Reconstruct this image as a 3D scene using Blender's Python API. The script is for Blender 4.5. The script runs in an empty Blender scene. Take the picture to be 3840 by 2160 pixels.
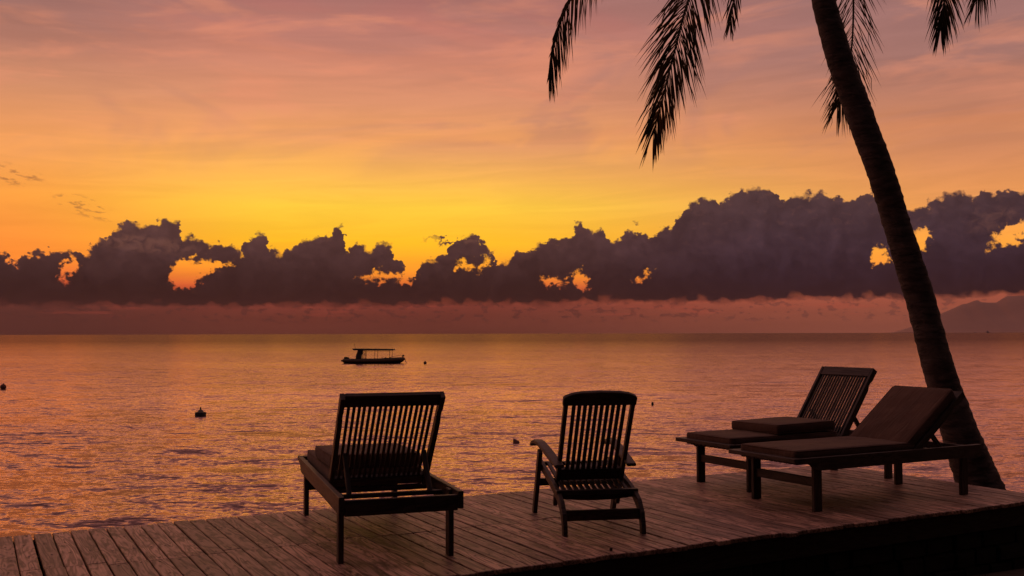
import bpy, bmesh, math, random
from mathutils import Vector, Matrix, noise as mnoise

random.seed(7)
R = math.radians
sc = bpy.context.scene
COL = sc.collection

# ------------------------------------------------------------------ camera
F = 3733.0                                   # focal length in photo pixels (35 mm)
CAM = Vector((0, 0, 1.25))
CAMR = Matrix.Rotation(R(92.62), 3, 'X') @ Matrix.Rotation(R(-0.134), 3, 'Z')
cd = bpy.data.cameras.new('camera')
cd.lens = 35.0; cd.sensor_width = 36.0; cd.clip_start = 0.05; cd.clip_end = 200000.0
cam = bpy.data.objects.new('camera', cd); COL.objects.link(cam)
cam.matrix_world = Matrix.Translation(CAM) @ CAMR.to_4x4()
sc.camera = cam
sc.render.resolution_x = 1024; sc.render.resolution_y = 576
sc.view_settings.view_transform = 'Standard'; sc.view_settings.look = 'None'
sc.view_settings.exposure = 0.0; sc.view_settings.gamma = 1.0
sc.render.engine = 'CYCLES'
sc.cycles.use_denoising = True
sc.cycles.max_bounces = 4; sc.cycles.diffuse_bounces = 2; sc.cycles.volume_bounces = 0
sc.cycles.sample_clamp_indirect = 4.0


def ray(px, py):
    d = CAMR @ Vector(((px - 1920) / F, -(py - 1080) / F, -1.0))
    return d.normalized()


def az_el(px, py):
    d = ray(px, py)
    return math.degrees(math.atan2(d.x, d.y)), math.degrees(math.asin(d.z))


def lin(r, g, b):
    def f(c):
        c /= 255.0
        return c / 12.92 if c <= 0.04045 else ((c + 0.055) / 1.055) ** 2.4
    return (f(r), f(g), f(b), 1.0)


# ------------------------------------------------------------------ node helpers
class N:
    """tiny expression wrapper round shader math nodes"""
    tree = None

    def __init__(s, sock): s.s = sock

    @staticmethod
    def m(op, a, b=None, c=None):
        n = N.tree.nodes.new('ShaderNodeMath'); n.operation = op
        for i, v in enumerate((a, b, c)):
            if v is None: continue
            if isinstance(v, N): N.tree.links.new(v.s, n.inputs[i])
            else: n.inputs[i].default_value = v
        return N(n.outputs[0])

    def __add__(s, o): return N.m('ADD', s, o)
    __radd__ = __add__
    def __sub__(s, o): return N.m('SUBTRACT', s, o)
    def __rsub__(s, o): return N.m('SUBTRACT', o, s)
    def __mul__(s, o): return N.m('MULTIPLY', s, o)
    __rmul__ = __mul__
    def __truediv__(s, o): return N.m('DIVIDE', s, o)
    def min(s, o): return N.m('MINIMUM', s, o)
    def max(s, o): return N.m('MAXIMUM', s, o)
    def abs(s): return N.m('ABSOLUTE', s)
    def sstep(s, a, b, t0=0.0, t1=1.0, kind='SMOOTHSTEP'):
        n = N.tree.nodes.new('ShaderNodeMapRange'); n.interpolation_type = kind
        N.tree.links.new(s.s, n.inputs[0])
        for i, v in enumerate((a, b, t0, t1)): n.inputs[i + 1].default_value = v
        return N(n.outputs[0])


def vec(x, y, z=0.0):
    n = N.tree.nodes.new('ShaderNodeCombineXYZ')
    for i, v in enumerate((x, y, z)):
        if isinstance(v, N): N.tree.links.new(v.s, n.inputs[i])
        else: n.inputs[i].default_value = v
    return N(n.outputs[0])


def noise(v, scale, detail=4.0, rough=0.55, dist=0.0, color=False, dims='3D'):
    n = N.tree.nodes.new('ShaderNodeTexNoise'); n.noise_dimensions = dims
    if v is not None: N.tree.links.new(v.s, n.inputs['Vector'])
    n.inputs['Scale'].default_value = scale; n.inputs['Detail'].default_value = detail
    n.inputs['Roughness'].default_value = rough; n.inputs['Distortion'].default_value = dist
    return N(n.outputs['Color' if color else 'Fac'])


def voro(v, scale, smooth=0.4):
    n = N.tree.nodes.new('ShaderNodeTexVoronoi'); n.feature = 'SMOOTH_F1'; n.voronoi_dimensions = '2D'
    N.tree.links.new(v.s, n.inputs['Vector']); n.inputs['Scale'].default_value = scale
    n.inputs['Smoothness'].default_value = smooth
    return N(n.outputs['Distance'])


def mixc(f, a, b, mode='MIX'):
    n = N.tree.nodes.new('ShaderNodeMix'); n.data_type = 'RGBA'; n.blend_type = mode
    n.clamp_factor = True
    for sock, v in ((n.inputs[0], f), (n.inputs[6], a), (n.inputs[7], b)):
        if isinstance(v, N): N.tree.links.new(v.s, sock)
        else: sock.default_value = v
    return N(n.outputs[2])


def ramp(f, stops):
    n = N.tree.nodes.new('ShaderNodeValToRGB')
    N.tree.links.new(f.s, n.inputs[0])
    e = n.color_ramp.elements
    while len(e) > 1: e.remove(e[-1])
    e[0].position, e[0].color = stops[0]
    for p, c in stops[1:]:
        k = e.new(p); k.color = c
    return N(n.outputs[0])


def sepxyz(v):
    n = N.tree.nodes.new('ShaderNodeSeparateXYZ'); N.tree.links.new(v.s, n.inputs[0])
    return [N(o) for o in n.outputs]


# ------------------------------------------------------------------ world: sunset sky with a cumulus band
W = bpy.data.worlds.new('World'); sc.world = W; W.use_nodes = True
nt = W.node_tree; nt.nodes.clear(); N.tree = nt
tc = nt.nodes.new('ShaderNodeTexCoord')
dx, dy, dz = sepxyz(N(tc.outputs['Generated']))
A = N.m('ARCTAN2', dx, dy) * 57.29578
E = N.m('ARCSINE', dz) * 57.29578

E30 = (E / 30.0).max(0.0).min(1.0)
def rs(lst): return [(e / 30.0, lin(*c)) for e, c in lst]
sky_mid = ramp(E30, rs([(0, (100, 49, 38)), (1, (112, 52, 40)), (1.6, (132, 58, 45)), (2.6, (215, 90, 45)), (3.6, (255, 152, 38)),
                        (5.2, (255, 186, 34)), (7.2, (255, 203, 62)), (9, (255, 186, 84)), (11, (244, 165, 100)),
                        (13, (222, 148, 109)), (15, (211, 138, 111)), (17.2, (196, 124, 109)), (18.5, (172, 112, 105)), (22, (168, 113, 108)), (30, (168, 118, 118))]))
sky_left = ramp(E30, rs([(0, (76, 39, 33)), (1.2, (84, 43, 36)), (1.7, (108, 51, 42)), (2.8, (225, 92, 50)), (4, (252, 138, 48)), (5.5, (250, 148, 58)),
                         (7.3, (252, 160, 66)), (9, (250, 164, 84)), (11, (236, 156, 98)), (13, (214, 145, 108)),
                         (15, (180, 122, 103)), (17.2, (152, 106, 98)), (18.5, (140, 101, 100)), (30, (158, 114, 116))]))
sky_right = ramp(E30, rs([(0, (148, 82, 64)), (1, (160, 86, 65)), (2, (184, 93, 68)), (3, (246, 138, 50)), (4.5, (255, 165, 58)), (7, (232, 152, 86)),
                          (9, (219, 142, 91)), (11, (206, 133, 93)), (12.5, (186, 124, 100)), (14.5, (162, 115, 106)), (16.5, (154, 111, 108)),
                          (18.5, (142, 106, 107)), (30, (150, 112, 116))]))
sky = mixc(A.sstep(-28, -12), sky_left, sky_mid)
sky = mixc(A.sstep(-6, 26), sky, sky_right)

# thin high cirrus veil: pink and mauve streaks
cv = vec(A * 0.05 + E * 0.05 + 3.1, E * 0.17 - A * 0.02, 0)
ci = noise(cv, 1.0, 4, 0.58, 0.8, dims='2D')
ci2 = noise(vec(A * 0.09 + E * 0.16 + 8.0, E * 0.42 - A * 0.05, 0), 1.0, 4, 0.62, 0.3, dims='2D')
veil = (E.sstep(7.5, 12.5) * ci.sstep(0.44, 0.62)) * 0.85
sky = mixc(veil, sky, mixc(0.5, sky, lin(170, 120, 110)))
pk = (E.sstep(9.5, 14) * ci2.sstep(0.46, 0.72)) * 0.42
sky = mixc(pk, sky, lin(236, 148, 112))
st = noise(vec(A * 0.09 + 1.0, E * 1.1 - A * 0.05, 0), 1.0, 4, 0.6, 0.5, dims='2D')
stm = st.sstep(0.3, 0.7, 0.955, 1.045)
sky = mixc(1.0, sky, vec(stm, stm, stm), 'MULTIPLY')
# red glints low in the gap under the clouds
rg = noise(vec(A * 0.25 + 5.0, E * 3.0, 0), 1.0, 2, dims='2D').sstep(0.55, 0.72) * E.sstep(0.8, 1.2) * E.sstep(2.6, 1.6)
sky = mixc(rg * 0.2, sky, lin(190, 76, 56))

hz_c = E.sstep(1.9, 3.0, 1.0, 1.22) * E.sstep(3.5, 7.0, 1.0, 0.92) * E.sstep(4.0, 15.0, 1.0, 0.92)
sky = mixc(1.0, sky, vec(hz_c, hz_c, hz_c), 'MULTIPLY')

# away from the sunset the sky fades to dusk
az0 = R(-8)
cs = dx * math.sin(az0) + dy * math.cos(az0)
dusk = cs.sstep(0.6, -0.75)
sky = mixc(dusk, sky, (0.08, 0.064, 0.075, 1))

# --- cumulus band: outline of the cloud tops by azimuth
def c1(p): return (p[0] * .5047, 700 + p[1] * .5047)
def c2(p): return (1200 + p[0] * .5047, 700 + p[1] * .5047)
def c3(p): return (2500 + p[0] * .5202, 650 + p[1] * .5202)
o1 = [(0, 480), (50, 485), (85, 520), (130, 575), (150, 545), (170, 500), (240, 500), (300, 485), (380, 470), (500, 475), (570, 495),
      (650, 500), (690, 470), (705, 425), (740, 395), (780, 393), (830, 370), (868, 330), (882, 295), (920, 275), (985, 265), (1025, 285),
      (1090, 270), (1130, 285), (1162, 262), (1200, 243), (1250, 250), (1290, 270), (1335, 262), (1350, 380), (1400, 370), (1425, 352),
      (1460, 400), (1540, 420), (1600, 430), (1690, 432), (1740, 470), (1790, 500), (1803, 430), (1850, 400), (1880, 365), (1940, 345), (1985, 395),
      (2005, 440), (2022, 475), (2100, 490), (2135, 505), (2145, 440), (2230, 410), (2300, 395), (2360, 380), (2410, 350), (2470, 345)]
o2 = [(112, 310), (130, 295), (155, 300), (175, 345), (200, 480), (220, 460), (250, 430), (285, 410), (330, 435), (350, 460), (400, 480),
      (430, 435), (460, 415), (510, 430), (545, 455), (570, 555), (620, 585), (632, 690), (720, 680), (742, 600), (770, 550), (820, 525), (860, 540),
      (960, 512), (975, 430), (1010, 365), (1050, 350), (1090, 335), (1160, 345), (1190, 375), (1207, 430), (1240, 470), (1290, 490),
      (1300, 590), (1350, 560), (1420, 535), (1450, 490), (1490, 480), (1530, 490), (1570, 465), (1640, 440), (1680, 400), (1720, 380),
      (1750, 395), (1800, 405), (1840, 390), (1870, 340), (1882, 290), (1910, 280), (1945, 250), (1970, 270), (1985, 315), (2020, 335), (2050, 312), (2100, 310),
      (2122, 350), (2135, 430), (2160, 410), (2200, 380), (2260, 340), (2330, 330), (2400, 350), (2460, 350), (2500, 320), (2550, 292)]
o3 = [(20, 385), (45, 425), (58, 320), (100, 265), (170, 210), (240, 180), (340, 155), (372, 170), (380, 235), (402, 200), (425, 160), (500, 130),
      (540, 120), (590, 125), (640, 110), (710, 110), (750, 140), (775, 170), (795, 195), (830, 170), (900, 155), (1060, 150), (1110, 125),
      (1160, 150), (1250, 165), (1290, 190), (1340, 210), (1365, 180), (1400, 150), (1480, 140), (1600, 190), (1730, 260), (1800, 265), (1880, 230),
      (1920, 220), (1945, 180), (2000, 150), (2060, 150), (2105, 125), (2150, 160), (2180, 175), (2240, 145), (2300, 115), (2350, 130),
      (2440, 125), (2540, 120), (2576, 130)]
pts = [c1(p) for p in o1] + [c2(p) for p in o2] + [c3(p) for p in o3]
ae = [az_el(*p) for p in pts]
HALF = 28.0
EMAX = 10.0
# small turbulent shifts of the lookup position make the cauliflower edges
wv = vec(A, E * 1.15, 0.0)
wn = sepxyz(noise(wv, 1.3, 4, 0.62, color=True, dims='2D'))
wn2 = sepxyz(noise(wv, 0.42, 1, 0.5, color=True, dims='2D'))
vo = voro(wv, 1.5, 0.25)
vo2 = voro(wv, 3.6, 0.2)
Aw = A + (wn[0] - 0.5) * 1.25 + (wn2[0] - 0.5) * 0.6
Ew = E + (wn[1] - 0.5) * 0.95 + (vo - 0.42) * 0.42 + (vo2 - 0.42) * 0.17
fc = nt.nodes.new('ShaderNodeFloatCurve')
pp = N.m('PINGPONG', Aw + HALF, 2 * HALF) / (2 * HALF)
nt.links.new(pp.s, fc.inputs['Value'])
cm = fc.mapping; cu = cm.curves[0]
last = -1
cl = []
for a, e in ae:
    x = (a + HALF) / (2 * HALF)
    if x <= last + 0.0008 or not 0 < x < 1: continue
    cl.append((x, max(0, min(1, e / EMAX)))); last = x
cu.points[0].location = (0.0, cl[0][1]); cu.points[1].location = (1.0, cl[-1][1])
for x, y in cl: cu.points.new(x, y)
for p in cu.points: p.handle_type = 'VECTOR'
cm.update()
top = N(fc.outputs[0]) * EMAX
d_top = top - Ew
base = A.sstep(-30, 30, 1.43, 1.92, 'LINEAR')
d_base = E - base + (wn[2] - 0.5) * 0.42 + (wn2[1] - 0.5) * 0.42
dens = d_top.min(d_base * 0.5)


hv = vec(A + (wn[0] - 0.5) * 1.8 + (wn2[0] - 0.5) * 1.3, E + (wn[1] - 0.5) * 1.3 + (wn2[2] - 0.5) * 0.8 + (vo2 - 0.42) * 0.25, 0)


def hole(px, py, rx, ry, tilt=0.0, sgn=1.0):
    """a gap in the bank (direction space): signed distance, positive outside"""
    a, e = az_el(px, py)
    rx *= 57.3 / F; ry *= 57.3 / F
    n = nt.nodes.new('ShaderNodeMapping'); n.vector_type = 'TEXTURE'
    nt.links.new(hv.s, n.inputs['Vector'])
    n.inputs['Location'].default_value = (a, e, 0); n.inputs['Rotation'].default_value = (0, 0, R(tilt)); n.inputs['Scale'].default_value = (rx, ry, 1)
    l = nt.nodes.new('ShaderNodeVectorMath'); l.operation = 'LENGTH'; nt.links.new(n.outputs[0], l.inputs[0])
    k = min(rx, ry)
    return N.m('MULTIPLY_ADD', N(l.outputs['Value']), k * sgn, -k * sgn)


holes = []
for f, x, y, rx, ry, t, s in ((c1, 510, 600, 38, 78, -22, .5047), (c1, 1370, 650, 95, 95, 12, .5047), (c1, 1540, 600, 130, 46, 32, .5047),
                              (c2, 645, 635, 95, 50, 28, .5047), (c2, 470, 676, 105, 24, 10, .5047),
                              (c2, 1075, 588, 40, 22, -20, .5047), (c2, 1205, 595, 24, 55, -25, .5047),
                              (c2, 1725, 690, 80, 38, -18, .5047), (c2, 1950, 690, 66, 82, -15, .5047), (c2, 2435, 672, 40, 18, 30, .5047),
                              (c3, 1575, 605, 50, 66, 10, .5202), (c3, 1850, 480, 54, 76, 20, .5202), (c3, 2500, 440, 120, 46, 20, .5202)):
    holes.append(hole(*f((x, y)), rx * s, ry * s, t))
hd = holes[0]
for h in holes[1:]: hd = hd.min(h)
# loose streamers and scraps beside the bank
scraps = None
def blob(px, py, rx, ry, tilt): return hole(px, py, rx, ry, tilt, -1.0)
for f, x, y, rx, ry, t, s in ((c1, 1570, 480, 190, 52, -8, .5047), (c2, 900, 400, 110, 17, -3, .5047), (c2, 1260, 515, 55, 14, 28, .5047),
                              (c2, 2345, 250, 22, 14, 0, .5047), (c2, 1815, 640, 40, 60, 5, .5047)):
    scraps = blob(*f((x, y)), rx * s, ry * s, t) if scraps is None else scraps.max(blob(*f((x, y)), rx * s, ry * s, t))
soft = noise(wv, 0.9, 1, dims='2D').sstep(0.38, 0.7, 0.05, 0.15)
def edge(d, w): return N.m('SMOOTH_MIN', (d / w) * 0.5 + 0.35, 1.0, 0.15).max(0.0).min(1.0)
torn = noise(wv, 4.2, 3, 0.65, dims='2D') - 0.5
cmask = edge(dens, soft) * (hd + torn * 0.36).sstep(-0.09, 0.15)
cmask = cmask.max(edge(scraps, soft))
behind = cs.sstep(-0.2, 0.35)                # the bank peters out landwards
cmask = cmask * behind

def spot(px, py, rx, ry, tilt):
    a, e = az_el(px, py); rx *= 57.3 / F; ry *= 57.3 / F
    ca, sa = math.cos(R(tilt)), math.sin(R(tilt))
    u, v = A - a, E - e
    p = (u * ca + v * sa) / rx; q = (v * ca - u * sa) / ry
    return N.m('SQRT', p * p + q * q).sstep(1.15, 0.5)
hgt = ((E - base) / 6.0).max(0.0).min(1.0)
cn = noise(wv, 0.55, 4, 0.58, 0.8, dims='2D')
cn2 = noise(vec(A + 4.0, E * 1.6, 0), 1.7, 3, 0.6, 0.5, dims='2D')
ccol_l = ramp(hgt, [(0.0, lin(52, 32, 33)), (0.12, lin(60, 38, 38)), (0.5, lin(78, 52, 51)), (1.0, lin(92, 62, 57))])
ccol_r = ramp(hgt, [(0.0, lin(46, 33, 44)), (0.2, lin(53, 38, 50)), (0.55, lin(64, 46, 54)), (1.0, lin(76, 54, 55))])
ccol = mixc(A.sstep(0, 16), ccol_l, ccol_r)
shade = cn.sstep(0.3, 0.72, 0.88, 1.14) * cn2.sstep(0.25, 0.75, 0.95, 1.06)
# nearer, darker lower ranks of cumulus in front, paler lobes behind
fr1 = noise(vec(Aw * 0.42 + 11.0, 3.0, 0), 1.0, 3, 0.6, dims='2D').sstep(0.25, 0.75, 0.4, 3.4)
fr2 = noise(vec(Aw * 0.27 + 31.0, 9.0, 0), 1.0, 3, 0.6, dims='2D').sstep(0.25, 0.75, 1.2, 6.0)
m1 = (base + fr1 - Ew).sstep(-0.05, 0.35); m2 = (base + fr2 - Ew).sstep(-0.05, 0.45)
lobe = (1.0 - m1 * 0.16) * (1.07 - m2 * 0.13) * vo.sstep(0.1, 0.7, 1.05, 0.95)
shade = shade * lobe
ccol = mixc(1.0, ccol, vec(shade, shade, shade), 'MULTIPLY')
lit = cn2.sstep(0.56, 0.76) * hgt.sstep(0.3, 0.8) * 0.22 + dens.sstep(0.35, 0.05) * hgt.sstep(0.15, 0.5) * 0.16
ccol = mixc(lit, ccol, lin(120, 78, 68))
lp = spot(*c1((1080, 425)), 210, 34, -4).max(spot(*c2((1060, 395)), 62, 18, 0)).max(spot(*c3((2350, 330)), 90, 40, 20) * 0.5)
ccol = mixc(lp * cn2.sstep(0.3, 0.62) * 0.32, ccol, lin(140, 92, 76))
hcomp = E.sstep(1.4, 5.0, 0.42, 0.95)
ccol = mixc(1.0, ccol, vec(hcomp, hcomp, hcomp), 'MULTIPLY')
sky = mixc(cmask, sky, ccol)
# scud below the bank, small dark flecks upper left
sn = noise(vec(A * 1.5 + 2.0, E * 3.4, 0), 1.0, 3, 0.6, dims='2D')
scud = sn.sstep(0.55, 0.64) * E.sstep(0.45, 0.95) * (base - E).sstep(-0.3, 0.1) * 0.5 * behind
sky = mixc(scud, sky, mixc(A.sstep(0, 20), lin(60, 34, 33), lin(95, 56, 52)))
fl = noise(vec(A * 1.1 - E * 0.4 + 7.0, E * 3.4 + A * 0.5, 0), 1.0, 3, 0.6, dims='2D')
fm = spot(45, 655, 110, 40, -10).max(spot(320, 775, 120, 36, -18))
sky = mixc(fm * fl.sstep(0.50, 0.70) * 0.55, sky, lin(126, 76, 58))

bg = nt.nodes.new('ShaderNodeBackground'); bg.inputs['Strength'].default_value = 1.0
nt.links.new(sky.s, bg.inputs['Color'])
wo = nt.nodes.new('ShaderNodeOutputWorld'); nt.links.new(bg.outputs[0], wo.inputs['Surface'])
W.cycles.sampling_method = 'MANUAL'; W.cycles.sample_map_resolution = 1024

# the hidden low sun behind the bank: weak and wide
sd = bpy.data.lights.new('sun', 'SUN'); sd.energy = 0.02; sd.angle = R(60); sd.color = (1.0, 0.62, 0.32)
sun = bpy.data.objects.new('sun', sd); COL.objects.link(sun)
sun.rotation_euler = (R(90 - 7), 0, R(180 + 8))
sun.location = (-20, 100, 30)

# ------------------------------------------------------------------ materials
def new_mat(name):
    m = bpy.data.materials.new(name); m.use_nodes = True
    t = m.node_tree; N.tree = t
    b = t.nodes['Principled BSDF']
    return m, t, b


def coord(t, kind='Object'):
    n = t.nodes.new('ShaderNodeTexCoord'); return N(n.outputs[kind])


def obj_random(t):
    n = t.nodes.new('ShaderNodeObjectInfo'); return N(n.outputs['Random'])


def bump(t, b, h, strength, dist):
    n = t.nodes.new('ShaderNodeBump'); n.inputs['Strength'].default_value = strength; n.inputs['Distance'].default_value = dist
    t.links.new(h.s, n.inputs['Height']); t.links.new(n.outputs[0], b.inputs['Normal'])


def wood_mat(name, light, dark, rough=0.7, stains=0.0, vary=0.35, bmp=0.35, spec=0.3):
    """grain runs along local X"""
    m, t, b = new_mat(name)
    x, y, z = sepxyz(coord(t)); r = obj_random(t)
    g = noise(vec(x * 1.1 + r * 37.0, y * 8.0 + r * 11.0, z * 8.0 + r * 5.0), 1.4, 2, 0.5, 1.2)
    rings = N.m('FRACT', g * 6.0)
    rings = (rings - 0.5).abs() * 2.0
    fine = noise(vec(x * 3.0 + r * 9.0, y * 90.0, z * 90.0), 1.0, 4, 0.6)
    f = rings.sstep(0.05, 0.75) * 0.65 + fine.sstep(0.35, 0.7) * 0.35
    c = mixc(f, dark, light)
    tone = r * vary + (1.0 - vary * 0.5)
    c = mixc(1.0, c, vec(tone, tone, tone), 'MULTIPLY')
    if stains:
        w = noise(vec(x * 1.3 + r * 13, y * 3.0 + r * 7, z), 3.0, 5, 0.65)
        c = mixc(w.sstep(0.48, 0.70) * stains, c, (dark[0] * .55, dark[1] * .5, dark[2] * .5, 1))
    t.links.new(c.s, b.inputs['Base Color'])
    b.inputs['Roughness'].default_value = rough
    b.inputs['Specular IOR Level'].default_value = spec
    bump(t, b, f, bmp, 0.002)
    return m


M = {}
M['plank'] = wood_mat('weathered_plank', (0.60, 0.37, 0.285, 1), (0.135, 0.068, 0.05, 1), 0.5, 1.0, 0.95, 0.6, 0.4)
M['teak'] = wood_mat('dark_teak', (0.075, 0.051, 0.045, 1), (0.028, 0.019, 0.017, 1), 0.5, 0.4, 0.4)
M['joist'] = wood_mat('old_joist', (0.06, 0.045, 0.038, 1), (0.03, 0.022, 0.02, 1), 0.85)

def fabric_mat():
    m, t, b = new_mat('brown_canvas')
    x, y, z = sepxyz(coord(t))
    n1 = noise(vec(x, y, z), 5.0, 5, 0.6)
    n2 = noise(vec(x, y, z), 420.0, 2, 0.5)
    wr = noise(vec(x * 1.2, y * 7.0, z * 3.0), 2.2, 4, 0.55, 1.2)
    c = mixc(n1.sstep(0.3, 0.7), (0.088, 0.047, 0.035, 1), (0.125, 0.067, 0.05, 1))
    t.links.new(c.s, b.inputs['Base Color'])
    b.inputs['Roughness'].default_value = 0.9; b.inputs['Specular IOR Level'].default_value = 0.15
    b.inputs['Sheen Weight'].default_value = 0.15
    bump(t, b, wr * 0.85 + n2 * 0.03, 0.6, 0.02)
    return m
M['canvas'] = fabric_mat()

def plain(name, col, rough=0.6, metal=0.0, var=0.25, scale=6.0, bmp=0.0):
    m, t, b = new_mat(name)
    n1 = noise(coord(t), scale, 5, 0.6)
    lo = tuple(c * (1 - var) for c in col[:3]) + (1,); hi = tuple(min(1, c * (1 + var)) for c in col[:3]) + (1,)
    t.links.new(mixc(n1.sstep(0.3, 0.7), lo, hi).s, b.inputs['Base Color'])
    b.inputs['Roughness'].default_value = rough; b.inputs['Metallic'].default_value = metal
    if bmp: bump(t, b, n1, bmp, 0.02)
    return m
M['screw'] = plain('rusty_screw', (0.03, 0.018, 0.014), 0.7)
M['hull'] = plain('boat_hull', (0.09, 0.045, 0.022), 0.55)
M['keel'] = plain('boat_keel', (0.03, 0.03, 0.05), 0.5)
M['boat_dark'] = plain('boat_fittings', (0.03, 0.025, 0.022), 0.6)
M['buoy'] = plain('buoy_red', (0.12, 0.03, 0.02), 0.6)
M['buoy_pale'] = plain('buoy_faded', (0.16, 0.12, 0.08), 0.6)
M['buoy_black'] = plain('buoy_black', (0.02, 0.016, 0.015), 0.7)
M['rope'] = plain('rope', (0.05, 0.04, 0.03), 0.9)
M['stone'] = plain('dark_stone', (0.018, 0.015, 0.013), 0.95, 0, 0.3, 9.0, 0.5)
M['ship'] = plain('ship_grey', (0.20, 0.16, 0.17), 0.7)
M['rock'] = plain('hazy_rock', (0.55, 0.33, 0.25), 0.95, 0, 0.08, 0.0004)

def trunk_mat():
    m, t, b = new_mat('palm_bark')
    x, y, z = sepxyz(coord(t))
    n1 = noise(vec(x * 6, y * 6, z * 22), 1.0, 5, 0.65, 0.5)
    n2 = noise(vec(x, y, z), 2.2, 4, 0.6)
    c = mixc(n1.sstep(0.3, 0.7), (0.035, 0.025, 0.023, 1), (0.14, 0.098, 0.09, 1))
    c = mixc(n2.sstep(0.55, 0.72) * 0.5, c, (0.20, 0.155, 0.14, 1))
    t.links.new(c.s, b.inputs['Base Color']); b.inputs['Roughness'].default_value = 0.9
    bump(t, b, n1, 1.0, 0.04)
    return m
M['bark'] = trunk_mat()

def leaf_mat(name, a, bcol, transl):
    m, t, b = new_mat(name)
    n1 = noise(coord(t), 3.0, 3)
    c = mixc(n1.sstep(0.35, 0.65), a, bcol)
    t.links.new(c.s, b.inputs['Base Color']); b.inputs['Roughness'].default_value = 0.6
    tr = t.nodes.new('ShaderNodeBsdfTranslucent'); t.links.new(c.s, tr.inputs[0])
    mx = t.nodes.new('ShaderNodeMixShader'); mx.inputs[0].default_value = transl
    t.links.new(b.outputs[0], mx.inputs[1]); t.links.new(tr.outputs[0], mx.inputs[2])
    t.links.new(mx.outputs[0], t.nodes['Material Output'].inputs['Surface'])
    return m
M['palm_leaf'] = leaf_mat('palm_leaflet', (0.05, 0.036, 0.014, 1), (0.12, 0.065, 0.022, 1), 0.4)
M['leaf'] = leaf_mat('light_block_leaf', (0.03, 0.045, 0.015, 1), (0.05, 0.07, 0.025, 1), 0.1)
M['grass'] = leaf_mat('grass_blade', (0.045, 0.05, 0.02, 1), (0.08, 0.06, 0.03, 1), 0.15)

def ground_mat():
    m, t, b = new_mat('sandy_earth')
    g = coord(t)
    n1 = noise(g, 0.6, 6, 0.6); n2 = noise(g, 9.0, 6, 0.7)
    c = mixc(n1.sstep(0.35, 0.65), (0.04, 0.03, 0.022, 1), (0.075, 0.055, 0.04, 1))
    c = mixc(n2.sstep(0.45, 0.7), c, (0.04, 0.035, 0.02, 1))
    t.links.new(c.s, b.inputs['Base Color']); b.inputs['Roughness'].default_value = 0.95
    bump(t, b, n2, 0.6, 0.05)
    return m
M['ground'] = ground_mat()

def water_mat():
    m, t, b = new_mat('sea_water')
    px, py, pz = sepxyz(coord(t))
    def slopes(sx, sy, det, off, rot):
        ca, sa = math.cos(R(rot)), math.sin(R(rot))
        u = px * ca + py * sa; v = py * ca - px * sa
        n = noise(vec(u * sx + off, v * sy + off, 0), 1.0, det, 0.62, 0.7, color=True, dims='2D')
        s = sepxyz(n)
        return s[0] - 0.5, s[1] - 0.5
    s1 = slopes(0.075, 0.40, 2, 1.0, 6)          # swell
    s2 = slopes(1.1, 2.6, 2, 5.0, -8)          # wavelets
    s3 = slopes(4.6, 8.5, 3, 9.0, 10)           # ripples
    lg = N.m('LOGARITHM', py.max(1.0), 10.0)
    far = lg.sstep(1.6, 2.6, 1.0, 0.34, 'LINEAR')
    far_dim = lg.sstep(1.75, 2.7, 1.0, 0.30, 'LINEAR')     # horizon darkening put into the material: reflection dimmed with distance
    s0 = slopes(0.30, 0.80, 2, 21.0, -3)        # chop that still reads far out
    wind = noise(vec(px * 0.010, py * 0.030, 0), 1.0, 2, 0.55, dims='2D').sstep(0.3, 0.7, 0.7, 1.25)
    sx = (s1[0] * 0.06 + s0[0] * 0.14 + s2[0] * 0.26 + s3[0] * 0.42) * wind
    sy = (s1[1] * 0.46 + s0[1] * 0.58 + s2[1] * 0.66 + s3[1] * 0.72) * wind * far + lg.sstep(1.2, 1.75, 0.026, 0.062) * far
    nrm = vec(sx, sy * -1.0, 1.0)
    vm = t.nodes.new('ShaderNodeVectorMath'); vm.operation = 'NORMALIZE'
    t.links.new(nrm.s, vm.inputs[0]); t.links.new(vm.outputs[0], b.inputs['Normal'])
    # murky body under a warm, strongly mirroring skin
    b.inputs['Base Color'].default_value = (0.09, 0.05, 0.052, 1)
    b.inputs['Roughness'].default_value = 0.6; b.inputs['Specular IOR Level'].default_value = 0.0
    gl = t.nodes.new('ShaderNodeBsdfGlossy'); gl.inputs['Color'].default_value = (0.98, 0.70, 0.66, 1); gl.inputs['Roughness'].default_value = 0.17
    fr = t.nodes.new('ShaderNodeFresnel'); fr.inputs['IOR'].default_value = 1.45
    t.links.new(vm.outputs[0], gl.inputs['Normal']); t.links.new(vm.outputs[0], fr.inputs['Normal'])
    mx = t.nodes.new('ShaderNodeMixShader'); t.links.new(N(fr.outputs[0]).sstep(0.10, 0.48, 0.08, 1.0, 'LINEAR').__mul__(far_dim).s, mx.inputs[0])
    t.links.new(b.outputs[0], mx.inputs[1]); t.links.new(gl.outputs[0], mx.inputs[2])
    t.links.new(mx.outputs[0], t.nodes['Material Output'].inputs['Surface'])
    return m
M['water'] = water_mat()

# ------------------------------------------------------------------ mesh helpers
def obj(name, bm, mat, parent=None, smooth=False):
    me = bpy.data.meshes.new(name)
    bm.normal_update(); bm.to_mesh(me); bm.free()
    if mat is not None: me.materials.append(M[mat] if isinstance(mat, str) else mat)
    if smooth:
        for p in me.polygons: p.use_smooth = True
    o = bpy.data.objects.new(name, me); COL.objects.link(o)
    if parent is not None: o.parent = parent
    return o


def tag(o, label=None, cat=None, group=None, kind=None):
    if label: o['label'] = label
    if cat: o['category'] = cat
    if group: o['group'] = group
    if kind: o['kind'] = kind
    return o


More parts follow.
